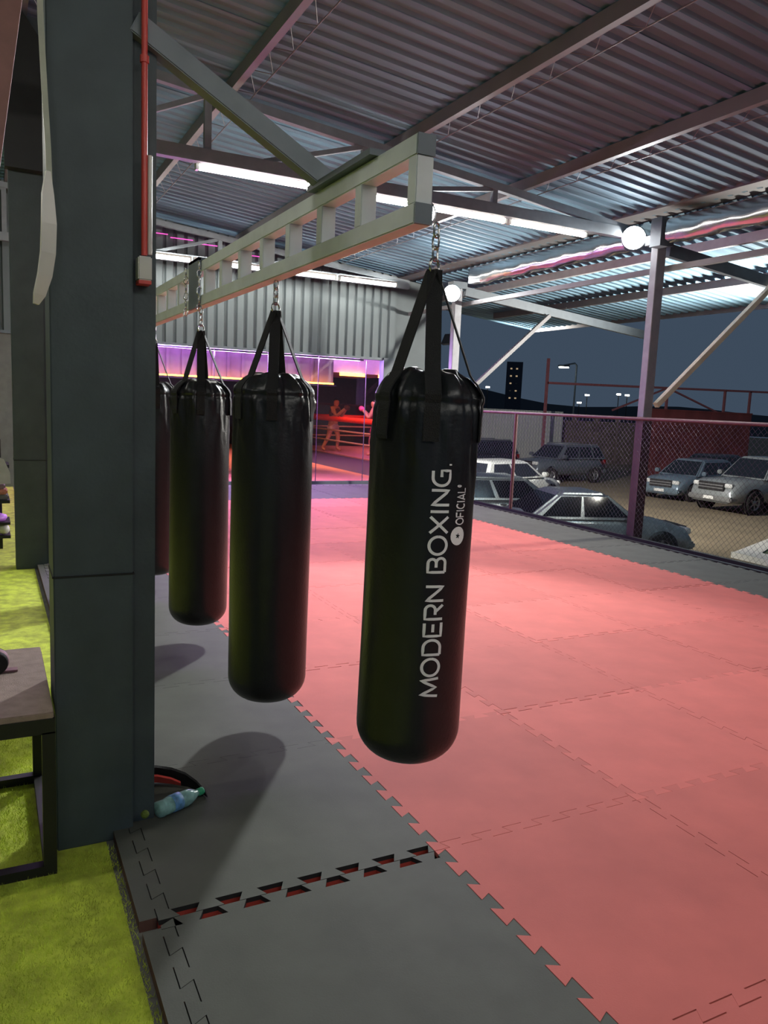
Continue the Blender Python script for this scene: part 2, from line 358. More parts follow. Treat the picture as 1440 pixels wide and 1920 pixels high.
# white cable strip hanging along the column's other side
def ribbon(pts, ws, th, nrm):
    mb = MB(); nrm = Vector(nrm).normalized(); v = []
    for i, p in enumerate(pts):
        p = Vector(p); d = (Vector(pts[min(i + 1, len(pts) - 1)]) - Vector(pts[max(i - 1, 0)])).normalized(); s_ = d.cross(nrm).normalized() * (ws[i] / 2); o_ = nrm * th / 2
        v += [p - s_ - o_, p + s_ - o_, p + s_ + o_, p - s_ + o_]
    f = []
    for i in range(len(pts) - 1):
        for k in range(4): a, b = i * 4 + k, i * 4 + (k + 1) % 4; f.append((a, b, b + 4, a + 4))
    f += [(3, 2, 1, 0), tuple(len(v) - 4 + k for k in range(4))]
    mb.add(v, f); return mb
cb = thing('cable_strip', 'white plastic cable strip dangling beside the black column', 'cable', (0, 0, 0))
ribbon([(.168, 2.80, 2.95), (.172, 2.80, 2.75), (.180, 2.80, 2.55), (.188, 2.80, 2.38), (.191, 2.80, 2.26)], [.017] * 5, .008, (0, 1, 0)).build('flat_cable', mat('cable_cream', S(176, 178, 158), .4), cb)
pts = [(.186, 2.795, 2.31), (.184, 2.79, 2.24), (.186, 2.785, 2.15), (.182, 2.785, 2.06), (.172, 2.79, 1.99), (.156, 2.80, 1.93), (.146, 2.81, 1.90)]
ribbon(pts, [.014, .036, .046, .046, .044, .036, .016], .012, (-.3, 1, 0)).build('plastic_sleeve', m_white, cb)
# ---------------------------------------------------------------- bag rail (ladder girder) with brace
RX, RZ0, RZ1, RY0, RY1 = 1.22, 2.187, 2.455, 2.215, 7.3
rl = thing('bag_rail', 'grey ladder-shaped steel rail the punching bags hang from', 'rail', (RX, RY0, RZ0))
ML = lambda: MB()
h_ = RZ1 - RZ0
ML().box(-.032, .032, 0, RY1 - RY0, 0, .064).build('bottom_chord', m_steel, rl, bevel=.004)
ML().box(-.032, .032, 0, RY1 - RY0, h_ - .064, h_).build('top_chord', m_steel, rl, bevel=.004)
yy = [.0]
k = 0
while RY0 + .045 + .37 * k < RY1 - .06:
    y = .0 if k == 0 else .03 + .37 * k
    ML().box(-.030, .030, y, y + .055, .062, h_ - .062).build('rung', m_steel, rl, bevel=.003); k += 1
for z in (.0, h_ - .064): ML().box(-.031, .031, -.006, -.0005, z + .001, z + .063).build('end_plate', m_dsteel, rl)
ML().beam((-.76, .69, .665), (-.01, .78, h_ + .03), .06, .075)  .build('diagonal_brace', m_truss, rl, bevel=.004)
ML().box(-.06, .06, .28, .86, h_ + .001, h_ + .022).build('mounting_plate', m_dsteel, rl)
ML().box(-.05, -.034, 2.72, 2.98, -.01, h_ + .02).build('bracket_plate', m_dsteel, rl)
ML().box(-.05, .05, 2.72, 2.98, h_ + .002, h_ + .02).build('bracket_cap', m_dsteel, rl)
# ---------------------------------------------------------------- punching bags
def bag_r(h, th, L, R, seed, wr=1.0):
    F = .115
    if h < F: r = (R - F) + math.sqrt(max(0, F * F - (F - h) ** 2))
    else: r = R
    u = h - (L - .50)
    if u > 0:
        fd = min(1, u / .42) ** 1.6
        r *= 1 - .045 * fd
        r += wr * R * .042 * fd * (math.sin(8 * th + seed + 4 * h) * .8 + .7 * math.sin(13 * th + 2 * seed - 6 * h) + .5 * math.sin(21 * th + seed * 3 + 5 * h))
        q = abs(math.sin(4.5 * th + 11 * h + seed)); r += wr * R * .045 * fd * (1 - q) ** 3 - wr * R * .03 * fd * (1 - abs(math.sin(6.5 * th - 9 * h + 2 * seed))) ** 5
    c = h - (L - .085)
    r *= 1 - .03 * math.exp(-(c / .014) ** 2)                      # crease under the cap
    if c > .0: r -= R * .30 * (c / .085) ** 2 * (1 + .12 * math.sin(6 * th + seed))
    r *= 1 + .006 * math.sin(5 * h + seed) + .004 * math.sin(3 * th + 2 * h)
    return r
def bag_body(L, R, seed):
    mb = MB(); NT = 96; hs = [0.0005 + .115 * (1 - math.cos(i / 10 * PI / 2)) for i in range(11)]
    hs += list(np.linspace(.14, L - .5, 26)) + list(np.linspace(L - .49, L - .10, 40)) + list(np.linspace(L - .095, L, 22))
    v = [(0, 0, -.012)]; f = []
    v += [(.55 * (R - .115) * math.cos(2 * PI * k / NT), .55 * (R - .115) * math.sin(2 * PI * k / NT), -.008) for k in range(NT)]
    for h in hs:
        for k in range(NT):
            th = 2 * PI * k / NT; r = bag_r(h, th, L, R, seed); v.append((r * math.cos(th), r * math.sin(th), h + (.004 * math.sin(5 * th + seed) if h > L - .06 else 0)))
    for rr, dz in ((.55, .014), (.35, .016), (.15, .008)):
        v += [(rr * R * math.cos(2 * PI * k / NT), rr * R * math.sin(2 * PI * k / NT), L + dz + .006 * math.sin(7 * 2 * PI * k / NT + seed)) for k in range(NT)]
    v.append((0, 0, L + .005)); nr = 1 + len(hs) + 3
    for k in range(NT): f.append((0, 1 + (k + 1) % NT, 1 + k))
    for i in range(nr - 1):
        for k in range(NT):
            a = 1 + i * NT; f.append((a + k, a + (k + 1) % NT, a + NT + (k + 1) % NT, a + NT + k))
    a = 1 + (nr - 1) * NT
    for k in range(NT): f.append((a + k, a + (k + 1) % NT, len(v) - 1))
    mb.add(v, f, 0, True); return mb
def strap(L, R, seed, th, ztop, drop=.20, w=.048):
    mb = MB(); pts = []; er = Vector((math.cos(th), math.sin(th), 0)); et = Vector((-math.sin(th), math.cos(th), 0))
    P = []
    for i in range(9):                                   # free span from the ring to the cap
        u = i / 8; rr = .010 + (bag_r(L - .012, th, L, R, seed) - .008 - .010) * u; P.append((rr, ztop + (L + .004 - ztop) * u))
    for h in np.linspace(L - .012, L - drop, 16): P.append((max(bag_r(h, th + d, L, R, seed) for d in (-.12, 0, .12)) + .004, h))
    v = []
    for i, (r, h) in enumerate(P):
        a = P[max(i - 1, 0)]; b = P[min(i + 1, len(P) - 1)]; d = Vector((b[0] - a[0], b[1] - a[1])).normalized(); nn = Vector((-d.y, d.x))
        if nn.x < 0: nn = -nn
        for s_, o_ in ((-w / 2, -.0025), (w / 2, -.0025), (w / 2, .0025), (-w / 2, .0025)):
            q = er * (r + nn.x * o_) + et * s_; v.append((q.x, q.y, h + nn.y * o_))
    f = []
    for i in range(len(P) - 1):
        for k in range(4): a, b = i * 4 + k, i * 4 + (k + 1) % 4; f.append((a, b, b + 4, a + 4))
    f += [(3, 2, 1, 0), tuple(len(v) - 4 + k for k in range(4))]
    mb.add(v, f); me = mb.mesh('strap', m_web); fixn(me); return me
def link_mesh(w, l, r):
    pts = []
    for k in range(14):
        a = 2 * PI * k / 14; x = math.cos(a) * w / 2; z = math.sin(a) * w / 2 + (1 if math.sin(a) >= 0 else -1) * (l - w) / 2; pts.append((x, 0, z))
    return MB().tube(pts, r, 7, closed=True).mesh('chain_link', m_chrome)
LK = link_mesh(.024, .044, .0035); RING = link_mesh(.052, .052, .0045)
def bag(label, x, y, z0, L, R, seed, zap, tw=0, th0=None):
    t = thing('punching_bag', label, 'punching bag', (x, y, z0), 0, 'black punching bags on the rail')
    b = bag_body(L, R, seed).build('bag_body', m_leather, t)
    if th0 is None: th0 = math.atan2(-y, -x)
    for k in (-48, 6, 82, 172): link('strap', strap(L, R, seed, th0 + math.radians(k + tw), zap - z0), t)
    o = link('ring', RING, t, (0, 0, zap - z0 + .012)); o.rotation_euler = (0, 0, .5)
    zt = RZ0 - z0; z = zap - z0 + .05; i = 0
    while z < zt + .012:
        o = link('chain_link', LK, t, (0, 0, z)); o.rotation_euler = (0, 0, PI / 2 * (i % 2) + .4); z += .035; i += 1
    return t
# ---- lettering strokes: each letter is polylines in a box of unit height
def arc(cx, cy, rx, ry, a0, a1, n=10): return [(cx + rx * math.cos(math.radians(a0 + (a1 - a0) * i / n)), cy + ry * math.sin(math.radians(a0 + (a1 - a0) * i / n))) for i in range(n + 1)]
GL = {
 'M': (1.05, [[(.02, .06), (.12, .94), (.52, .16), (.92, .94), (1.03, .06)]]),
 'O': (1.05, [arc(.52, .5, .48, .44, 0, 360, 28)]),
 'D': (.95, [[(.08, .07), (.08, .93), (.50, .93)] + arc(.48, .5, .42, .43, 90, -90, 14) + [(.08, .07)]]),
 'E': (.85, [[(.80, .93), (.08, .93), (.08, .07), (.82, .07)], [(.30, .5), (.74, .5)]]),
 'R': (.92, [[(.08, .04), (.08, .93), (.56, .93)] + arc(.58, .68, .26, .25, 90, -90, 10) + [(.32, .43)], [(.48, .43), (.86, .05)]]),
 'N': (.95, [[(.08, .04), (.08, .92), (.86, .08), (.86, .96)]]),
 'B': (.92, [[(.08, .07), (.08, .93), (.56, .93)] + arc(.58, .73, .22, .20, 90, -90, 8) + [(.34, .53)], [(.56, .53)] + arc(.60, .30, .25, .23, 90, -90, 8) + [(.08, .07)]]),
 'X': (1.0, [[(.05, .05), (.92, .95)], [(.05, .95), (.92, .05)]]),
 'I': (.28, [[(.10, .04), (.10, .96)]]),
 'G': (.98, [[(.84, .93), (.46, .93)] + arc(.48, .5, .42, .43, 90, 270, 14) + [(.86, .07), (.86, .50), (.52, .50)]]),
 '.': (.25, [[(.06, .08), (.14, .08)]]), ' ': (.42, []),
 'F': (.85, [[(.80, .93), (.08, .93), (.08, .04)], [(.10, .5), (.70, .5)]]),
 'C': (.95, [arc(.52, .5, .46, .44, 50, 310, 18)]),
 'A': (.98, [[(.03, .04), (.46, .94), (.90, .04)], [(.25, .3), (.70, .3)]]),
 'L': (.8, [[(.08, .96), (.08, .07), (.76, .07)]]),
 '°': (.4, [arc(.18, .82, .13, .13, 0, 360, 12)]),
}
def text_quads(txt, hgt, sw, aspect=1.0):
    q = []; x = 0
    for ch in txt:
        wd, pl = GL[ch]
        for P in pl:
            P = [((x + a * aspect) * hgt, b * hgt) for a, b in P]; R_ = []
            for (ax, ay), (bx_, by_) in zip(P[:-1], P[1:]):      # subdivide
                n_ = max(1, int(math.hypot(bx_ - ax, by_ - ay) / .012))
                for i in range(n_): R_.append((ax + (bx_ - ax) * i / n_, ay + (by_ - ay) * i / n_))
            R_.append(P[-1]); L_ = []
            for i, p in enumerate(R_):
                a = R_[max(i - 1, 0)]; b = R_[min(i + 1, len(R_) - 1)]; d = Vector((b[0] - a[0], b[1] - a[1])); d = d.normalized() if d.length else Vector((1, 0))
                L_.append(((p[0] - d.y * sw / 2, p[1] + d.x * sw / 2), (p[0] + d.y * sw / 2, p[1] - d.x * sw / 2)))
            for a, b in zip(L_[:-1], L_[1:]): q.append((a[0], a[1], b[1], b[0]))
        x += (wd + .10) * aspect
    return q, x * hgt
def wrap(quads, L, R, seed, th_base, h0, off=.0025):
    # text x runs up the bag, text y runs to the viewer's left (smaller angle to the right)
    mb = MB(); v = []; f = []
    for qd in quads:
        k = len(v)
        for (tx, ty) in qd:
            th = th_base - ty / R; h = h0 + tx; r = bag_r(h, th, L, R, seed) + off; v.append((r * math.cos(th), r * math.sin(th), h))
        f.append((k, k + 1, k + 2, k + 3))
    mb.add(v, f); return mb
L1, R1, SD1 = 1.25, .170, 2.0
B1 = bag('black punching bag printed MODERN BOXING at the near rail end', 1.225, 2.165, .475, L1, R1, SD1, 2.045)
thc = math.atan2(-2.165, -1.225)                # angle that faces the camera; larger angle = viewer's right
def bagtxt(txt, hgt, sw, phi_base, h0, name, length=None):
    w = text_quads(txt, hgt, sw)[1]; s_ = length / w; x = 0
    for ch in txt:
        q, wc = text_quads(ch, hgt, sw)
        if q: wrap([tuple(((a + x) * s_, b) for a, b in qd) for qd in q], L1, R1, SD1, thc + phi_base, h0).build(name, m_print, B1)
        x += wc
bagtxt('MODERN BOXING.', .064, .0095, .54, .262, 'letter', .735)
bagtxt('OFICIAL°', .036, .006, .90, .800, 'letter', .125)
mb = MB(); c_ = []
for i in range(20):                             # round logo: disc ring with a small star-shaped hole
    a0, a1 = 2 * PI * i / 20, 2 * PI * (i + 1) / 20
    si = lambda a, k: (.0085 if k % 2 else .0045)
    c_.append(((-.029 * math.cos(a0), .029 * math.sin(a0)), (-.029 * math.cos(a1), .029 * math.sin(a1)), (-si(a1, (i + 1) // 2) * math.cos(a1), si(a1, (i + 1) // 2) * math.sin(a1)), (-si(a0, i // 2) * math.cos(a0), si(a0, i // 2) * math.sin(a0))))
wrap([tuple((a, b + .018) for a, b in q) for q in c_], L1, R1, SD1, thc + .87, .765).build('round_logo', m_print, B1)
B1.rotation_euler = (0, math.radians(.6), 0)
B2 = bag('black punching bag hanging second from the near rail end', 1.225, 3.62, .150, 1.585, .194, 4.1, 2.045, -8)
B3 = bag('black punching bag whose chains wrap the bracket plate on the rail', 1.22, 5.06, .14, 1.58, .188, 5.7, 2.045, -5)
B4 = bag('black punching bag half hidden behind the big black column', 1.22, 6.62, .14, 1.58, .188, 1.2, 2.045)
for yk in (-.19, .16):                          # chain of the third bag wrapped over the rail
    for i in range(6):
        o = link('chain_link', LK, B3, (-.062 if yk > 0 else -.06, yk, RZ0 - .14 - .02 + i * .05)); o.rotation_euler = (0, .2, PI / 2 * (i % 2))
# ---------------------------------------------------------------- fence line: posts, flood lamps, gutter, braces
def post(x, y, label, zt=3.95):
    t = thing('steel_post', label, 'post', (x, y, -.14)); MB().box(-.075, .075, -.06, .06, 0, zt + .14).build('shaft', m_postg, t, bevel=.006)
    MB().box(-.15, .15, -.1, .1, zt + .02, zt + .14).build('head', m_dsteel, t); MB().box(-.080, .080, -.066, .066, .03, 1.74).build('lower_sleeve', mat('sleeve_plum', S(84, 62, 68), .6), t); MB().box(-.12, .12, -.1, .1, 0, .03).build('base_plate', m_postr, t)
    return t
post(7.86, 7.86, 'grey fence post under the nearer flood lamp'); post(7.86, 12.80, 'grey fence post under the farther flood lamp')
def flood(x, y, z, label, watt, cone=130):
    t = thing('flood_lamp', label, 'lamp', (x, y, z), 0, 'flood lamps on the fence posts')
    d = Vector((1.1 - x, 2.6 - y, 0 - z)).normalized(); q = d.to_track_quat('Z', 'Y')
    def put(o): o.rotation_mode = 'QUATERNION'; o.rotation_quaternion = q; return o
    put(MB().lathe([(.001, -.09), (.09, -.085), (.15, -.03), (.165, .03), (.150, .035)], 20).build('housing', m_dsteel, t))
    put(MB().lathe([(.150, .02), (.10, .035), (.001, .04)], 20).build('lens', m_flood, t))
    MB().beam((0, 0, -.1), (.1, .02, -.12), .03, .05).build('bracket', m_dsteel, t)
    ld = bpy.data.lights.new('flood_beam', 'SPOT'); ld.energy = watt; ld.spot_size = math.radians(cone); ld.spot_blend = .5; ld.shadow_soft_size = .14; ld.color = (.93, .97, 1)
    lo = link('flood_beam', ld, t, d * .08); lo.rotation_mode = 'QUATERNION'; lo.rotation_quaternion = d.to_track_quat('-Z', 'Y')
    return t
flood(7.66, 8.12, 3.96, 'glaring round flood lamp on the nearer fence post', FLOOD1)
flood(7.66, 12.66, 3.72, 'glaring round flood lamp on the farther fence post', FLOOD2)
flood(4.42, 8.06, 3.80, 'round lamp on the middle truss behind the near rail end', KEYL, 100)
gt = thing('roof_gutter', 'shiny crumpled metal gutter along the fence side roof edge', 'gutter', (7.66, -2, 3.80))
for k, (ya, yb) in enumerate(((0, 9.55), (10.25, 14.1))):
    mb = MB(); n = int((yb - ya) / .06); v = []
    for i in range(n + 1):
        y = ya + (yb - ya) * i / n
        wv = lambda s_: .012 * math.sin(y * 7 + s_) + .010 * math.sin(y * 17.3 + 2 * s_)
        v += [(.02, y, .30), (-.02 + wv(0) * .4, y, .26), (-.02 + wv(1) * .5, y, .13), (-.015 + wv(2), y, .03 + wv(3)), (.06, y, .0 + 1.4 * wv(4)), (.16, y, .03)]
    f = [(i * 6 + c, i * 6 + 6 + c, i * 6 + 7 + c, i * 6 + c + 1) for i in range(n) for c in range(5)]
    mb.add(v, f, 0, True); mb.build('gutter_sheet', m_gutter, gt)
MB().box(-.03, .12, 9.62, 9.8, -.02, .33).build('joint_cover', m_dsteel, gt)
tag(MB().box(7.96, 8.02, -2, 14.9, 3.52, 3.59).build('eave_pipe', m_purl), 'pale horizontal bar running just outside the shiny gutter', 'bar')
def canopy_arm(y, l1, l2, mb_):
    tag(MB().beam((8.02, y, 3.80), (12.6, y, 3.36), .08, .16).build('canopy_beam', m_dsteel), l1, 'beam')
    tag(MB().beam((7.95, y - .1, 1.78), (9.95, y - .1, 3.52), .07, .07).build('canopy_brace', mb_), l2, 'brace')
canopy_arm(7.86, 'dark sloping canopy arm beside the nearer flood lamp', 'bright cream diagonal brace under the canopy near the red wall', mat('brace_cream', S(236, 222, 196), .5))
canopy_arm(12.80, 'dark sloping canopy arm beside the farther flood lamp', 'diagonal brace greyed to look dim above the printed bag and the parked cars', m_purl)  # grey material instead of cream stands in for weaker light here
# ---------------------------------------------------------------- chain link fence
FX = 7.70
fn = thing('chain_link_fence', 'low chain link fence with brown rails beside the parked cars', 'fence', (FX, -1.5, -.14))
FL = 15.9
MB().tube([(0, 0, 1.735), (0, FL, 1.735)], .024, 10).build('top_rail', m_postr, fn)
MB().box(-.03, .03, 0, FL, .10, .16).build('bottom_rail', m_blackm, fn)
for y in (.5, 3.6, 6.6, 12.0, 15.2): MB().tube([(0, y, 0), (0, y, 1.73)], .028, 10).build('fence_post', m_postr, fn)
mb = MB(); hgt = 1.56; st = .075
n = int((FL + hgt) / st)
for sgn in (0, 1):
    for i in range(n):
        a = -hgt + i * st; y0_, y1_ = a, a + hgt; z0_, z1_ = 0, hgt
        if y0_ < 0: z0_ = -y0_; y0_ = 0
        if y1_ > FL: z1_ = hgt - (y1_ - FL); y1_ = FL
        if y1_ - y0_ < .05: continue
        p, q = (.002 * sgn, y0_, .16 + z0_), (.002 * sgn, y1_, .16 + z1_)
        if sgn: p, q = (p[0], p[1], .16 + hgt - z0_), (q[0], q[1], .16 + hgt - z1_)
        mb.tube([p, q], .0016, 3, cap=False, smooth=False)
mb.build('wire_mesh', m_wire, fn)
struct(MB().box(7.50, 7.95, -2.5, 15.0, -.6, -.13).build('trim_2', m_conc), 'concrete curb below the chain link fence')
struct(MB().box(7.545, 7.60, -2.5, 15.0, -.14, -.005).build('trim_3', m_blackm), 'dark steel edge beyond the grey mats')
# ---------------------------------------------------------------- bench on the turf, things on the floor
bn = thing('step_bench', 'low bench with brown board top and black metal frame on the turf', 'bench', (-.85, 2.74, -TH))
BW, BD, BH = 1.03, .76, .59
MB().box(0, BW - .004, .0, BD, BH - .022, BH).build('seat_board', m_wood, bn, bevel=.003)
for y in (0, BD - .04): MB().box(0, BW, y, y + .04, BH - .075, BH - .022).build('top_bar', m_blackm, bn)
for x in (0, BW - .04): MB().box(x, x + .04, .04, BD - .04, BH - .07, BH - .022).build('side_bar', m_blackm, bn)
for x in (0, BW - .042):
    for y in (0, BD - .042): MB().box(x, x + .042, y, y + .042, 0, BH - .07).build('leg', m_blackm, bn)
for y in (0.001, BD - .041): MB().box(.04, BW - .04, y, y + .04, .0, .035).build('lower_bar', m_blackm, bn)
for x in (0.001, BW - .041): MB().box(x, x + .04, .04, BD - .04, .0, .035).build('lower_bar', m_blackm, bn)
gl = thing('hand_wrap', 'rolled black and pink hand wrap on the brown bench', 'hand wrap', (.005, 3.22, BH - TH))
mb = MB(); mb.lathe([(.006, -.045), (.040, -.045), (.044, -.03), (.044, .03), (.040, .045), (.006, .045)], 18, (0, 0, .044), 'Y'); mb.build('roll', m_web, gl)
mb = MB(); mb.lathe([(.0445, -.02), (.047, -.012), (.047, .012), (.0445, .02)], 18, (0, 0, .044), 'Y'); mb.build('band', mat('wrap_pink', S(150, 110, 118), .7), gl)
MB().box(.01, .075, -.018, .018, .001, .008).build('tail', mat('wrap_pink', S(150, 110, 118), .7), gl)
# plastic bottle lying on the mat
m_pet = glass_mat('pet_plastic', (.62, .80, .80), .08)
bt = thing('water_bottle', 'crumpled clear plastic bottle with green cap beside the column foot', 'bottle', (.548, 2.905, .034), math.atan2(.085, .19))
prof = [(.002, .0), (.022, .001), (.031, .008), (.033, .02), (.031, .035), (.033, .05), (.0315, .06), (.0315, .11), (.033, .12), (.0325, .135), (.030, .15), (.022, .175), (.0125, .19), (.0125, .20)]
mb = MB(); n_ = 20; v = []; f = []
for (r, x) in prof:
    for k in range(n_):
        a = 2 * PI * k / n_; rr = r * (1 + .07 * math.sin(3 * a + x * 60) * (1 if x < .16 else 0)); v.append((x, rr * math.cos(a), rr * math.sin(a)))
for i in range(len(prof) - 1):
    for k in range(n_): f.append((i * n_ + k, i * n_ + (k + 1) % n_, (i + 1) * n_ + (k + 1) % n_, (i + 1) * n_ + k))
mb.add(v, f, 0, True); mb.build('shell', mat('pet_shell', S(150, 196, 190), .15, var=.2, scale=60), bt)
MB().lathe([(.0322, .066), (.0345, .067), (.0345, .108), (.0322, .109)], 20, axis='X').build('paper_label', mat('label_blue', S(110, 165, 215), .4, var=.35, scale=70), bt)
MB().lathe([(.001, .222), (.0145, .221), (.0155, .215), (.0155, .197), (.0125, .196)], 16, axis='X').build('cap', mat('cap_green', S(58, 178, 128), .4), bt)
# black and red strap bag behind it
gb = thing('gear_strap', 'black padded strap with red lining behind the plastic bottle', 'strap', (.60, 3.10, .0))
ribbon([(-.06, .10, .045), (.0, .085, .045), (.06, .055, .04), (.11, .01, .034), (.145, -.05, .026), (.165, -.11, .018)], [.085, .085, .08, .07, .055, .03], .014, (.2, 1, .35)).build('outer_pad', m_web, gb)
ribbon([(-.06, .075, .038), (.0, .06, .036), (.05, .035, .03), (.085, .005, .024)], [.040, .040, .032, .016], .010, (.2, 1, .5)).build('red_lining', m_redpipe, gb)
tag(MB().lathe([(.001, -.016), (.009, -.013), (.0145, -.006), (.016, 0), (.0145, .006), (.009, .013), (.001, .016)], 16, (.497, 2.86, .052)).build('tennis_ball', mat('felt_lime', S(120, 140, 60), .9, bump=.6, bscale=200)), 'small lime green ball stuck at the column foot', 'ball')
# gear rack at the far end of the turf (seen left of the far column)
rk = thing('gear_rack', 'low dark gear rack at the end of the turf', 'rack', (-.62, 8.7, -TH))
for z in (.16, .52, .88): MB().box(0, .80, 0, .4, z, z + .03).build('shelf', m_blackm, rk)
for x in (0, .70):
    for y in (.30, .37): MB().box(x, x + .03, y, y + .03, 0, 1.15).build('upright', m_blackm, rk)
def ball(name, lab, cat, c, r, m):
    return tag(MB().lathe([(max(.001, r * math.sin(a)), -r * math.cos(a)) for a in [PI * i / 12 for i in range(13)]], 20, c).build(name, m), lab, cat)
ball('medicine_ball', 'white ball on the lowest shelf of the gear rack', 'ball', (.12, 8.76, .152 + .055), .055, m_white)
ball('medicine_ball', 'pale lilac ball beside the white ball on the rack', 'ball', (-.02, 8.84, .151 + .05), .05, mat('lilac', S(190, 170, 200), .5))
tag(MB().lathe([(.001, 0), (.14, .002), (.155, .03), (.15, .055), (.10, .07), (.001, .07)], 24, (.0, 8.84, .288)).build('kick_pad', mat('pad_purple', S(176, 110, 210), .5)), 'purple round pad on the gear rack', 'pad')
MB().box(.0, .80, 0.0, .4, .30, .325).build('shelf', m_blackm, rk)
for i, (c, l, w) in enumerate(((S(110, 112, 112), 'folded dark grey towel on the middle rack shelf', .20), (S(190, 130, 110), 'folded salmon towel on the middle rack shelf', .19), (S(140, 122, 130), 'folded mauve towel on the middle rack shelf', .17))):
    tag(MB().box(-.28, w - .03 + .0, 8.72, 8.985, .512 + i * .055, .512 + i * .055 + .05).build('towel', mat('towel%d' % i, c, .9, bump=.5), bevel=.012), l, 'towel', 'folded towels on the rack')
tag(ribbon([(-.2, 8.66, .90), (-.02, 8.665, .89), (.06, 8.67, .86), (.085, 8.67, .78), (.09, 8.67, .68)], [.2] * 5, .02, (.1, -1, 0)).build('training_shirt', mat('shirt_grey', S(168, 172, 168), .9)), 'light grey shirt hanging over the rack shelf', 'shirt')
ball('red_ball', 'small red ball on top of the gear rack', 'ball', (.02, 8.85, .88 + .03 - TH + .055), .055, m_redpipe)
# ---------------------------------------------------------------- ring room behind the glass
m_ringf = mat('ring_orange_mat', S(205, 130, 95), .7, var=.08); m_pinkf = mat('ring_pink_canvas', S(190, 120, 125), .7, var=.08)
m_dkp = mat('dark_plum_floor', S(72, 56, 70), .6); m_wallw = mat('room_wall', S(150, 140, 150), .8, var=.06)
struct(MB().box(-7, 7.9, 15.0, 30, -.14, -.012).build('floor_ring_room', m_ringf), 'orange lit floor behind the glass front')
struct(MB().prism([(7.9, 15), (8.6, 15), (17, 30), (7.9, 30)], 'Z', -.14, -.03).build('floor_aisle', m_dkp), 'dark aisle floor beside the ring')
struct(MB().box(-7, 17, 30, 30.1, -.1, 5).build('wall_far', mat('far_wall_dark', S(66, 62, 68), .8)), 'dark end wall of the ring room')
struct(MB().prism([(8.6, 15), (8.72, 15), (17.12, 30), (17, 30)], 'Z', -.1, 5).build('wall_right', mat('far_wall_dark', S(66, 62, 68), .8)), 'dark side wall of the ring room')
struct(MB().box(7.66, 8.72, 14.95, 15.0, -.1, 4.6).build('wall_ring_front', m_wallp), 'grey wall corner of the ring room beside the fence')
struct(MB().prism([(-7, 15), (8.72, 15), (17.12, 30), (-7, 30)], 'Z', 4.75, 4.85).build('ceiling_ring_room', mat('room_ceiling', S(120, 112, 128), .8)), 'ceiling of the ring room')
rg = thing('boxing_ring', 'boxing ring with red top rope behind the glass', 'boxing ring', (10.1, 15.6, -.03))
MB().prism([(0, 2.9), (.25, 2.9), (5.1, 12.2), (0, 12.2)], 'Z', 0, .035).build('canvas', m_pinkf, rg)
m_rope = mat('rope_red', S(255, 60, 30), .5, var=.02); m_rope2 = mat('rope_beige', S(190, 140, 120), .6)
for z, m in ((1.15, m_rope), (.78, m_rope2), (.44, m_rope2)):
    for a, b in (((0.05, 3.0), (.05, 12.1)), ((.05, 12.1), (4.9, 12.1))):
        MB().tube([(*a, z), (*b, z)],   .085 if m is m_rope else .03, 10).build('rope', m, rg)
for x, y in ((.05, 2.98), (.05, 12.12), (4.92, 12.12)): MB().tube([(x, y, .03), (x, y, 1.45)], .06, 10).build('corner_post', m_blackm, rg)
# soffit with purple and amber strip light
sf = thing('light_soffit', 'purple lit ceiling soffit with amber strip glow behind the glass', 'soffit', (-6.5, 16.2, 2.03))
MB().box(0, 13.35, 0, 2.6, .02, 1.15).build('box', m_wallw, sf)
for k in range(42):
    MB().box(.1 + k * .31, .1 + k * .31 + .06, -.03, 0.0, .05, 1.12).build('batten', m_wallw, sf)
m_amb = mat('amber_led', (1, .36, .03), .5, emit=7, var=0); m_vio = mat('violet_led', (.62, .12, 1), .5, emit=5, var=0)
MB().box(.05, 13.3, -.16, -.13, .0, .03).build('amber_strip', m_amb, sf); MB().box(.0, 13.35, -.20, 0, -.04, -.005).build('strip_lip', m_dkp, sf)
MB().box(.05, 13.0, -.14, -.10, 1.18, 1.21).build('violet_strip', m_vio, sf)
s2 = thing('ceiling_bulkhead', 'plum coloured bulkhead with amber lamps deep in the ring room', 'soffit', (6.6, 22.0, 2.55))
MB().box(0, 5.4, 0, 4.5, 0.0, 1.6).build('box', m_wallw, s2)
for k in range(4): MB().box(.3 + k * 1.3, 1.1 + k * 1.3, -.12, -.02, -.09, .0).build('amber_lamp', m_amb, s2)
MB().box(0, 5.4, -.06, -.02, 1.5, 1.54).build('violet_strip', m_vio, s2)
def area(name, loc, tgt, size, watt, col, lab):
    t = thing('ceiling_panel_lamp', lab, 'lamp', loc); MB().box(-size / 2, size / 2, -.1, .1, .02, .08).build('housing', m_blackm, t)
    ld = bpy.data.lights.new(name, 'AREA'); ld.shape = 'RECTANGLE'; ld.size = size; ld.size_y = .2; ld.energy = watt; ld.color = col
    lo = link(name, ld, t, (0, 0, 0)); lo.rotation_mode = 'QUATERNION'; lo.rotation_quaternion = (Vector(tgt) - Vector(loc)).to_track_quat('-Z', 'Y')
area('violet_wash', (4.5, 15.06, 2.50), (4.6, 12.6, 0), 5., 260, (.66, .34, 1), 'violet ceiling lamp just behind the glass front')
area('violet_wash', (1.5, 15.3, 3.9), (1.5, 16.25, 2.7), 9., 150, (.66, .25, 1), 'added violet lamp hidden above the glass front')  # added out of sight behind the cladding to tint the soffit violet
area('violet_wash', (10.3, 19.8, 4.4), (11, 22, 0), 3., 130, (.72, .3, 1), 'violet ceiling lamp over the boxing ring')
area('amber_wash', (6.5, 18.9, 4.4), (7.5, 19, 0), 3., 150, (1, .55, .3), 'amber ceiling lamp over the orange floor')
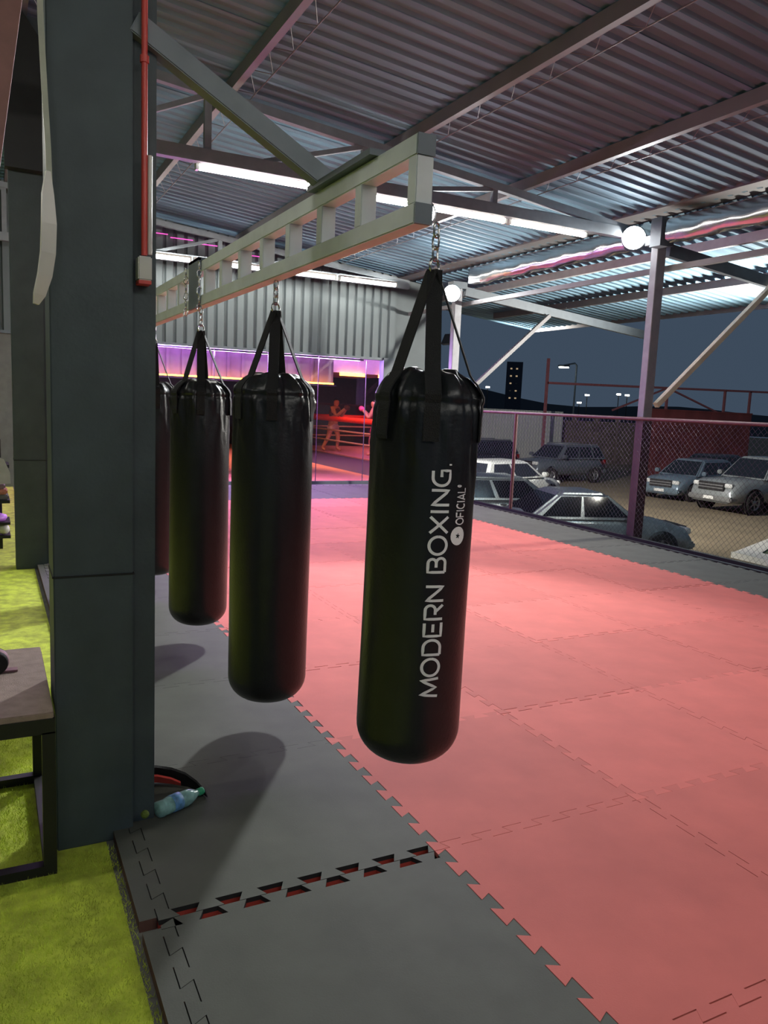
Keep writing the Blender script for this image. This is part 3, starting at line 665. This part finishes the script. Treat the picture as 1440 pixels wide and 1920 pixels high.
area('pink_wash', (12.0, 24.5, 4.4), (11, 23.5, 0), 3., 190, (1, .40, .4), 'pink ceiling lamp over the far side of the ring')
# people in the ring
def skin_obj(name, parent, verts, edges, radii, m, root=0, sub=2):
    me = bpy.data.meshes.new(name); me.from_pydata(verts, edges, []); me.materials.append(m)
    o = link(name, me, parent); md = o.modifiers.new('skin', 'SKIN'); md.use_smooth_shade = True
    if not me.skin_vertices: me.attributes.new('skin', 'FLOAT', 'POINT')
    for i, r in enumerate(radii): me.skin_vertices[0].data[i].radius = (r, r) if not isinstance(r, tuple) else r
    me.skin_vertices[0].data[root].use_root = True
    sb_ = o.modifiers.new('sub', 'SUBSURF'); sb_.levels = sb_.render_levels = sub
    return o
def person(label, loc, rz, mskin, mtop, mshort, mhair):
    t = thing('person', label, 'person', loc, rz); t.scale = (1.06, 1.06, 1.04)
    # facing +X : pelvis, spine, neck, head, arms in guard, legs in stance
    V = [(0, 0, .95), (.02, 0, 1.15), (.05, 0, 1.36), (.07, 0, 1.47), (.09, 0, 1.56), (.10, 0, 1.68),
         (.05, .19, 1.40), (.16, .25, 1.14), (.34, .14, 1.34), (.40, .12, 1.40),
         (.05, -.19, 1.40), (.22, -.22, 1.16), (.42, -.12, 1.36), (.48, -.10, 1.42),
         (-.02, .11, .88), (.10, .17, .50), (.06, .20, .10), (.20, .22, .045),
         (-.02, -.11, .88), (-.06, -.16, .50), (-.26, -.20, .10), (-.13, -.25, .045)]
    E_ = [(0, 1), (1, 2), (2, 3), (3, 4), (4, 5), (2, 6), (6, 7), (7, 8), (8, 9), (2, 10), (10, 11), (11, 12), (12, 13), (0, 14), (14, 15), (15, 16), (16, 17), (0, 18), (18, 19), (19, 20), (20, 21)]
    R_ = [.16, .145, .17, .065, .10, .095, .075, .056, .045, .05, .075, .056, .045, .05, .11, .075, .05, .045, .11, .075, .05, .045]
    skin_obj('body', t, V, E_, R_, mskin)
    skin_obj('top', t, [(.0, 0, 1.0), (.02, 0, 1.15), (.05, 0, 1.36), (.05, .17, 1.40), (.05, -.17, 1.40)], [(0, 1), (1, 2), (2, 3), (2, 4)], [.175, .165, .19, .10, .10], mtop)
    skin_obj('shorts', t, [(0, 0, .98), (0, 0, .90), (-.01, .11, .84), (.06, .15, .62), (-.01, -.11, .84), (-.04, -.15, .62)], [(0, 1), (1, 2), (2, 3), (1, 4), (4, 5)], [.185, .185, .14, .125, .14, .125], mshort)
    skin_obj('hair', t, [(.06, 0, 1.62), (.06, 0, 1.72)], [(0, 1)], [.096, .08], mhair)
    for (x, y, z) in ((.43, .12, 1.42), (.51, -.10, 1.44)):
        MB().lathe([(max(.001, .075 * math.sin(a)), -.085 * math.cos(a)) for a in [PI * i / 8 for i in range(9)]], 14, (x, y, z), 'X').build('boxing_glove', mtop, t)
    return t
mk = mat('skin_tone', S(190, 130, 105), .55)
person('person in dark top with raised boxing gloves inside the ring', (10.42, 24.5, .005), -.9, mk, mat('top_dark', S(90, 50, 50), .8), mat('shorts_pale', S(190, 160, 170), .8), m_blackm)
person('person in pink clothes standing beside the red ring rope', (11.0, 22.4, .005), 2.4, mk, mat('top_pink', S(220, 90, 150), .8), mat('shorts_pink', S(190, 40, 95), .8), m_blackm)
# ---------------------------------------------------------------- parking lot
GZ = -1.4
struct(MB().box(7.95, 130, -60, 160, GZ - .3, GZ).build('ground', m_dirt), 'brown dirt parking lot beyond the fence')
struct(MB().box(7.60, 7.95, -2.5, 15.0, GZ, -.6).build('trim_4', m_conc), 'low retaining wall under the fence')
m_tyre = mat('tyre_rubber', S(28, 28, 28), .85); m_rim = mat('wheel_alloy', S(150, 152, 152), .35, metal=.7); m_cglass = mat('car_glass', S(24, 28, 34), .08, spec=.6)
m_lens = mat('headlight_lens', S(220, 222, 220), .1, metal=.3); m_tail = mat('tail_lens', S(120, 24, 22), .2); m_plate = mat('number_plate', S(200, 200, 196), .5); m_trimb = mat('car_black_trim', S(24, 25, 26), .5)
def wheel_meshes(r):
    ty = MB().lathe([(r * .60, -.10), (r * .93, -.105), (r, -.075), (r, .075), (r * .93, .105), (r * .60, .10)], 24, axis='Y').mesh('wheel', m_tyre)
    rm = MB(); rm.lathe([(.001, .085), (r * .18, .09), (r * .22, .07)], 16, axis='Y'); rm.lathe([(r * .52, .06), (r * .60, .10), (r * .63, .10)], 24, axis='Y')
    for k in range(6):
        a = 2 * PI * k / 6; c, s_ = math.cos(a), math.sin(a); rm.beam((r * .18 * s_, .075, r * .18 * c), (r * .57 * s_, .085, r * .57 * c), .05, .02, (0, 1, 0))
    rm.lathe([(.001, .03), (r * .55, .03)], 20, axis='Y')
    return ty, rm.mesh('rim', m_rim)
def car(label, x, y, head, paint, kind, L, Wd, H, r=.32, plate=''):
    t = thing('parked_' + kind, label, 'pickup truck' if kind == 'pickup' else 'car', (x, y, GZ), math.radians(head))
    hw = Wd / 2; hl = L / 2; belt = {'sedan': .92, 'hatchback': .93, 'sport_utility': 1.08, 'pickup': 1.15}[kind]
    if kind == 'sedan': top = [(-.5, .70), (-.485, .92), (-.36, .97), (-.20, .96), (.16, .95), (.22, .92), (.36, .84), (.46, .74), (.495, .58), (.5, .42)]; cab = (-.37, -.20, .045, .20)
    elif kind == 'hatchback': top = [(-.5, .60), (-.49, .90), (-.36, .96), (-.20, .96), (.18, .95), (.24, .92), (.38, .86), (.46, .76), (.495, .58), (.5, .42)]; cab = (-.485, -.40, .06, .24)
    elif kind == 'sport_utility': top = [(-.5, .60), (-.49, 1.05), (-.36, 1.10), (-.2, 1.10), (.16, 1.08), (.24, 1.04), (.40, .99), (.475, .86), (.498, .62), (.5, .45)]; cab = (-.485, -.43, .08, .22)
    else: top = [(-.5, .95), (-.495, 1.08), (-.36, 1.10), (-.2, 1.12), (.13, 1.14), (.2, 1.14), (.40, 1.10), (.47, 1.0), (.496, .72), (.5, .50)]; cab = (-.17, -.12, .10, .22)
    zb = .24 if kind in ('sedan', 'hatchback') else .36
    mb = MB(); v = []; n = 11
    for u, zt in top:
        wt = hw * (1 - .16 * max(0, (abs(u) - .36) / .14) ** 2); zt2 = zt
        prof = [(-.84, zb), (-.97, zb + .08), (-1.0, zb + (zt - zb) * .45), (-.97, zb + (zt - zb) * .80), (-.86, zb + (zt - zb) * .97), (0, zt + .03)]
        ring = [(u * L, p[0] * wt, p[1]) for p in prof] + [(u * L, -p[0] * wt, p[1]) for p in reversed(prof[:-1])]; v += ring
    f = [(i * n + k, (i + 1) * n + k, (i + 1) * n + (k + 1) % n, i * n + (k + 1) % n) for i in range(len(top) - 1) for k in range(n)]
    f += [tuple(range(n)), tuple((len(top) - 1) * n + k for k in range(n))[::-1]]
    mb.add(v, f, 0, True); me = mb.mesh('body', paint); fixn(me); link('body', me, t)
    # cabin frustum
    b0, r0_, r1_, b1 = (q * L for q in cab); bz = belt - .02; tw, bw = hw * .70, hw * .95
    K = [(b0, -bw, bz), (b0, bw, bz), (b1, bw, bz), (b1, -bw, bz), (r0_, -tw, H - .04), (r0_, tw, H - .04), (r1_, tw, H - .04), (r1_, -tw, H - .04),
         (r0_ + .12, -tw * .75, H), (r0_ + .12, tw * .75, H), (r1_ - .10, tw * .75, H), (r1_ - .10, -tw * .75, H)]
    mb = MB(); mb.add(K, [(0, 1, 5, 4), (1, 2, 6, 5), (2, 3, 7, 6), (3, 0, 4, 7), (4, 5, 9, 8), (5, 6, 10, 9), (6, 7, 11, 10), (7, 4, 8, 11), (8, 9, 10, 11)])
    me = mb.mesh('cabin', paint); fixn(me); bm = bmesh.new(); bm.from_mesh(me); bmesh.ops.bevel(bm, geom=list(bm.edges), offset=.09, segments=3, affect='EDGES', clamp_overlap=True); bm.to_mesh(me); bm.free(); link('cabin', me, t)
    def face_quad(ids, u0, u1, v0, v1, name, off=.012):
        A, B, C_, D = (Vector(K[i]) for i in ids); nn = (B - A).cross(D - A).normalized(); cen = (A + B + C_ + D) / 4
        if nn.dot(cen - Vector(((b0 + b1) / 2, 0, bz))) < 0: nn = -nn
        P = lambda u, w: (A * (1 - u) + B * u) * (1 - w) + (D * (1 - u) + C_ * u) * w
        q = [P(u0, v0), P(u1, v0), P(u1, v1), P(u0, v1)]
        m2 = MB(); m2.add([p + nn * off for p in q] + [p - nn * .02 for p in q], [(0, 1, 2, 3), (0, 4, 5, 1), (1, 5, 6, 2), (2, 6, 7, 3), (3, 7, 4, 0)]); m_ = m2.mesh(name, m_cglass); fixn(m_); link(name, m_, t)
    face_quad((3, 2, 6, 7), .06, .94, .06, .93, 'windshield'); face_quad((0, 1, 5, 4), .07, .93, .10, .90, 'rear_window')
    for ids in ((0, 3, 7, 4), (1, 2, 6, 5)):
        if kind == 'pickup': segs = ((.08, .44), (.48, .90))
        elif kind == 'sport_utility': segs = ((.05, .26), (.29, .58), (.61, .93))
        else: segs = ((.10, .46), (.50, .92))
        for a, b in segs: face_quad(ids, a, b, .10, .88, 'side_window')
    ty, rm = wheel_meshes(r)
    for u in (-.31, .32):
        for sg in (-1, 1):
            arch = MB(); arch.lathe([(.001, 0), (r * 1.17, 0), (r * 1.17, .02)], 24, (u * L, sg * hw - (.012 if sg > 0 else .008), r), 'Y'); arch.build('wheel_arch', m_trimb, t)
            w = link('wheel', ty, t, (u * L, sg * (hw - .07), r)); q = link('rim', rm, w); q.rotation_euler = (0, 0, 0 if sg > 0 else PI)
    zf = {'sedan': .62, 'hatchback': .64, 'sport_utility': .82, 'pickup': .88}[kind]
    for sg in (-1, 1):
        MB().box(hl * .925, hl * .985, sg * hw * .62 - .17, sg * hw * .62 + .17, zf - .01, zf + .12).build('headlight', m_lens, t, bevel=.02)
        MB().box(-hl * .997, -hl * .94, sg * hw * .76 - .13, sg * hw * .76 + .13, zf + .02, zf + .22).build('tail_light', m_tail, t, bevel=.02)
        MB().box(b1 - .30, b1 - .12, sg * (hw + .10) - .09, sg * (hw + .10) + .09, belt + .02, belt + .17).build('mirror', paint, t, bevel=.03)
        MB().box(-.12 * L, -.085 * L, sg * hw * .985 - .012, sg * hw * .985 + .012, belt - .14, belt - .11).build('door_handle', m_rim, t)
    MB().box(hl * .96, hl * 1.006, -hw * .52, hw * .52, zf - .14, zf + .13).build('grille', m_trimb, t, bevel=.01)
    for z in (zf - .06, zf + .03): MB().box(hl * 1.0, hl * 1.014, -hw * .50, hw * .50, z, z + .03).build('grille_bar', m_rim, t)
    MB().box(hl * .90, hl * 1.03, -hw * .90, hw * .90, zb + .06, zb + .22).build('front_bumper', m_rim if kind in ('pickup', 'sport_utility') else paint, t, bevel=.04)
    MB().box(-hl * 1.03, -hl * .93, -hw * .90, hw * .90, zb + .06, zb + .26).build('rear_bumper', paint, t, bevel=.04)
    MB().box(hl * 1.031, hl * 1.035, -.2, .2, zb + .10, zb + .20).build('number_plate', m_plate, t)
    if kind == 'pickup': MB().box(-hl * .96, -.19 * L, -hw * .80, hw * .80, 1.06, 1.155).build('bed_liner', m_trimb, t)
    if kind == 'sport_utility':
        for sg in (-1, 1): MB().box(r0_ + .1, r1_ - .1, sg * tw * .9 - .02, sg * tw * .9 + .02, H - .03, H + .03).build('roof_rail', m_rim, t)
    return t
def paintm(n, c, metal=.4): return mat('paint_' + n, c, .28, metal=metal, coat=.5, var=.03)
p_sil = paintm('silver', S(142, 148, 148)); p_gun = paintm('gunmetal', S(96, 104, 110)); p_dk = paintm('dark', S(38, 44, 54)); p_bl = paintm('steel_blue', S(110, 128, 140)); p_wh = paintm('pale', S(176, 180, 178))
car('grey sedan parked closest to the chain link fence', 11.38, 12.85, -17, p_sil, 'sedan', 4.25, 1.72, 1.44)
car('silver hatchback behind the grey sedan, partly hidden by the printed bag', 11.5, 15.9, -12, p_sil, 'hatchback', 4.0, 1.70, 1.46)
car('pale hatchback seen from behind beyond the silver hatchback', 15.2, 21.0, 15, p_wh, 'hatchback', 4.0, 1.70, 1.46)
car('silver sport utility car with bright grille before the ribbed fence', 22.65, 27.5, 187, p_gun, 'sport_utility', 4.3, 1.82, 1.68, .35)
car('dark sport utility car beside the bright grille one', 20.0, 30.4, 187, p_dk, 'sport_utility', 4.3, 1.82, 1.68, .35)
car('big silver pickup truck in front of the red wall', 23.75, 17.95, 181, p_sil, 'pickup', 5.3, 1.9, 1.84, .40)
car('steel blue hatchback beside the silver pickup', 24.1, 21.4, 192, p_bl, 'hatchback', 4.2, 1.74, 1.5)
car('dark hatchback behind the steel blue one', 28.6, 24.6, 190, p_dk, 'hatchback', 4.2, 1.74, 1.5)
for yl, lab, pw in ((17.5, 'added flood lamp on the ring room corner facing the parked cars', LOT), (8.3, 'added fill lamp under the canopy eave washing the ribbed canopy sheets', LOT * .45)):  # both lamps are added to brighten the parked cars and canopy underside
    t = thing('lot_fill_lamp', lab, 'lamp', (12.3 if yl < 10 else 10.6, yl, 2.95 if yl < 10 else 3.35), 0, 'added lamps for the lot and canopy'); d = Vector((21 - t.location.x, 19 - yl, GZ - 3.3) if yl > 10 else (-1, .55, .30)).normalized(); q = d.to_track_quat('Z', 'Y')
    for o in (MB().box(-.2, .2, -.14, .14, -.08, 0).build('housing', m_dsteel, t), MB().box(-.17, .17, -.11, .11, .001, .012).build('lens', m_lamp, t)): o.rotation_mode = 'QUATERNION'; o.rotation_quaternion = q
    ld = bpy.data.lights.new('lot_fill_beam', 'SPOT'); ld.energy = pw; ld.spot_size = math.radians(140); ld.spot_blend = .7; ld.shadow_soft_size = .15; ld.color = (1, .96, .88)
    lo = link('lot_fill_beam', ld, t, d * .06); lo.rotation_mode = 'QUATERNION'; lo.rotation_quaternion = d.to_track_quat('-Z', 'Y')
# grass island with white curb
kb = thing('curb_island', 'white curb around a dark grass patch in the lot', 'curb', (14.72, 11.77, GZ))
MB().prism([(0, 0), (-.1, -1.6), (.55, -1.7), (.62, -.25)], 'Z', 0, .13).build('front_curb', m_white, kb)
MB().prism([(0, 0), (.62, -.25), (4.6, 1.75), (4.5, 1.95)], 'Z', 0, .10).build('side_curb', m_white, kb)
MB().prism([(.62, -.25), (.55, -1.7), (5.5, -1.9), (4.6, 1.75)], 'Z', 0, .08).build('lawn', mat('lawn_dark', S(54, 70, 44), .95, var=.3, bump=.8), kb)
# red site wall, ribbed grey hoarding, concrete posts wall, steel frame
rw = thing('site_wall', 'red painted metal wall behind the silver pickup', 'wall', (29.7, 30.0, GZ))
m_rw = mat('wall_red_paint', S(116, 56, 56), .7, var=.3, scale=.9)
for k in range(8): MB().box(k * 1.04, k * 1.04 + 1.03, 0, .06, 0, 3.38).build('panel', m_rw, rw, loc=(0, random.uniform(-.01, .01), 0))
MB().box(0, 8.34, -.05, .09, 3.38, 3.46).build('top_rail', m_rw, rw)
hd = thing('ribbed_hoarding', 'pale ribbed metal hoarding behind the parked sport utility cars', 'fence', (17.0, 36.0, GZ))
hp = ribbed(1.2, 3.1, .20, .05, 'panel', mat('hoarding_pale', S(190, 192, 186), .5, var=.06))
for k in range(11): link('panel', hp, hd, (k * 1.2 - .5, 0, 0))
cw = thing('concrete_wall', 'dark concrete wall between the ribbed hoarding and the red wall', 'wall', (29.8, 37.0, GZ))
for k in range(5): MB().box(k * 1.7, k * 1.7 + 1.62, 0, .12, 0, 2.6).build('panel', mat('wall_taupe', S(112, 100, 90), .9, var=.3, scale=2), cw)
for k in range(6): MB().box(k * 1.7 - .1, k * 1.7 + .1, -.06, .18, 0, 2.8).build('pier', mat('wall_taupe', S(112, 100, 90), .9, var=.3, scale=2), cw)
fr = thing('billboard_structure', 'red steel frame rising behind the red wall', 'frame', (26.0, 33.0, GZ))
m_fr = mat('frame_red', S(140, 84, 88), .6)
MB().beam((0, 0, 4.55), (24, 0, 4.95), .12, .12).build('top_beam', m_fr, fr)
for x, z in ((0, 5.8), (8.6, 4.7), (13.3, 4.75), (15.5, 4.8), (21, 4.9)): MB().box(x - .06, x + .06, -.06, .06, 0, z).build('upright', m_fr, fr)
for a, b in (((4.6, 3.3), (8.6, 4.7)), ((8.6, 4.7), (13.0, 3.4))): MB().beam((a[0], .0, a[1]), (b[0], 0, b[1]), .09, .09).build('strut', m_fr, fr)
# street lamp and far lights
m_far = mat('far_glow', (1, .95, .85), .5, emit=6, var=0); m_farw = mat('far_amber', (1, .7, .4), .5, emit=.12, var=0)
p = Vector((40.90, 49.94, 5.26)); sl = thing('street_lamp', 'white street lamp glowing above the concrete wall', 'street lamp', (p.x, p.y, GZ))
hgt = p.z - GZ
MB().tube([(1.3, 0, 0), (1.3, 0, hgt + .2), (1.1, 0, hgt + .35), (0, 0, hgt + .12)], .07, 8).build('pole', m_dsteel, sl)
MB().box(-.42, .42, -.2, .2, hgt + .0, hgt + .14).build('head', m_dsteel, sl); MB().box(-.36, .36, -.17, .17, hgt - .08, hgt).build('lens', m_lamp, sl)
hill = MB(); nn = 60; v = []
for i in range(nn + 1):
    a = math.radians(-20 + 130 * i / nn); d = 230; hz = 6.0 + 2.5 * math.sin(i * .35) + 1.6 * math.sin(i * .83 + 1); v += [(d * math.sin(a), d * math.cos(a), GZ - 1), ((d + 30) * math.sin(a), (d + 30) * math.cos(a), hz), ((d + 90) * math.sin(a), (d + 90) * math.cos(a), GZ - 1)]
hill.add(v, [(i * 3 + c, i * 3 + 3 + c, i * 3 + 4 + c, i * 3 + c + 1) for i in range(nn) for c in range(2)])
struct(hill.build('hills', mat('hill_dark', S(34, 40, 50), .95)), 'dark hills on the horizon')
FARL = [((102.8, 118.0, 5.1), 'between the red frame and the concrete wall'), ((101.4, 118.5, 3.6), 'low above the concrete wall'), ((108.2, 115.3, 5.5), 'beside the fence post, inner of a pair'), ((109.7, 114.6, 5.4), 'beside the fence post, outer of a pair'), ((85.8, 126.8, 5.8), 'just past the printed bag shoulder')]
for q, l in FARL:
    p = Vector(q); t = thing('far_lamp', 'tiny white town light ' + l, 'street lamp', (p.x, p.y, GZ), 0, 'town lights on the horizon')
    MB().tube([(0, 0, 0), (0, 0, p.z - GZ)], .08, 6).build('pole', m_blackm, t); MB().box(-.35, .35, -.2, .2, p.z - GZ, p.z - GZ + .28).build('lens', m_far, t)
p = Vector((102.2, 141.1, 0)); tb = thing('apartment_tower', 'dark distant apartment tower with a few lit windows', 'building', (p.x, p.y, GZ))
MB().box(-1.7, 1.7, -3, 3, 0, 13.4).build('walls', mat('tower_dark', S(44, 52, 68), .9), tb)
for z in range(5):
    for x in range(2):
        lit = (x * 7 + z * 5) % 4 != 1
        MB().box(-.9 + x * 1.2, -.5 + x * 1.2, -3.06, -3.0, 5.6 + z * 1.55, 5.9 + z * 1.55).build('window', m_farw if lit else m_cglass, tb)
tb.rotation_euler = (0, 0, -math.atan2(p.x, p.y))
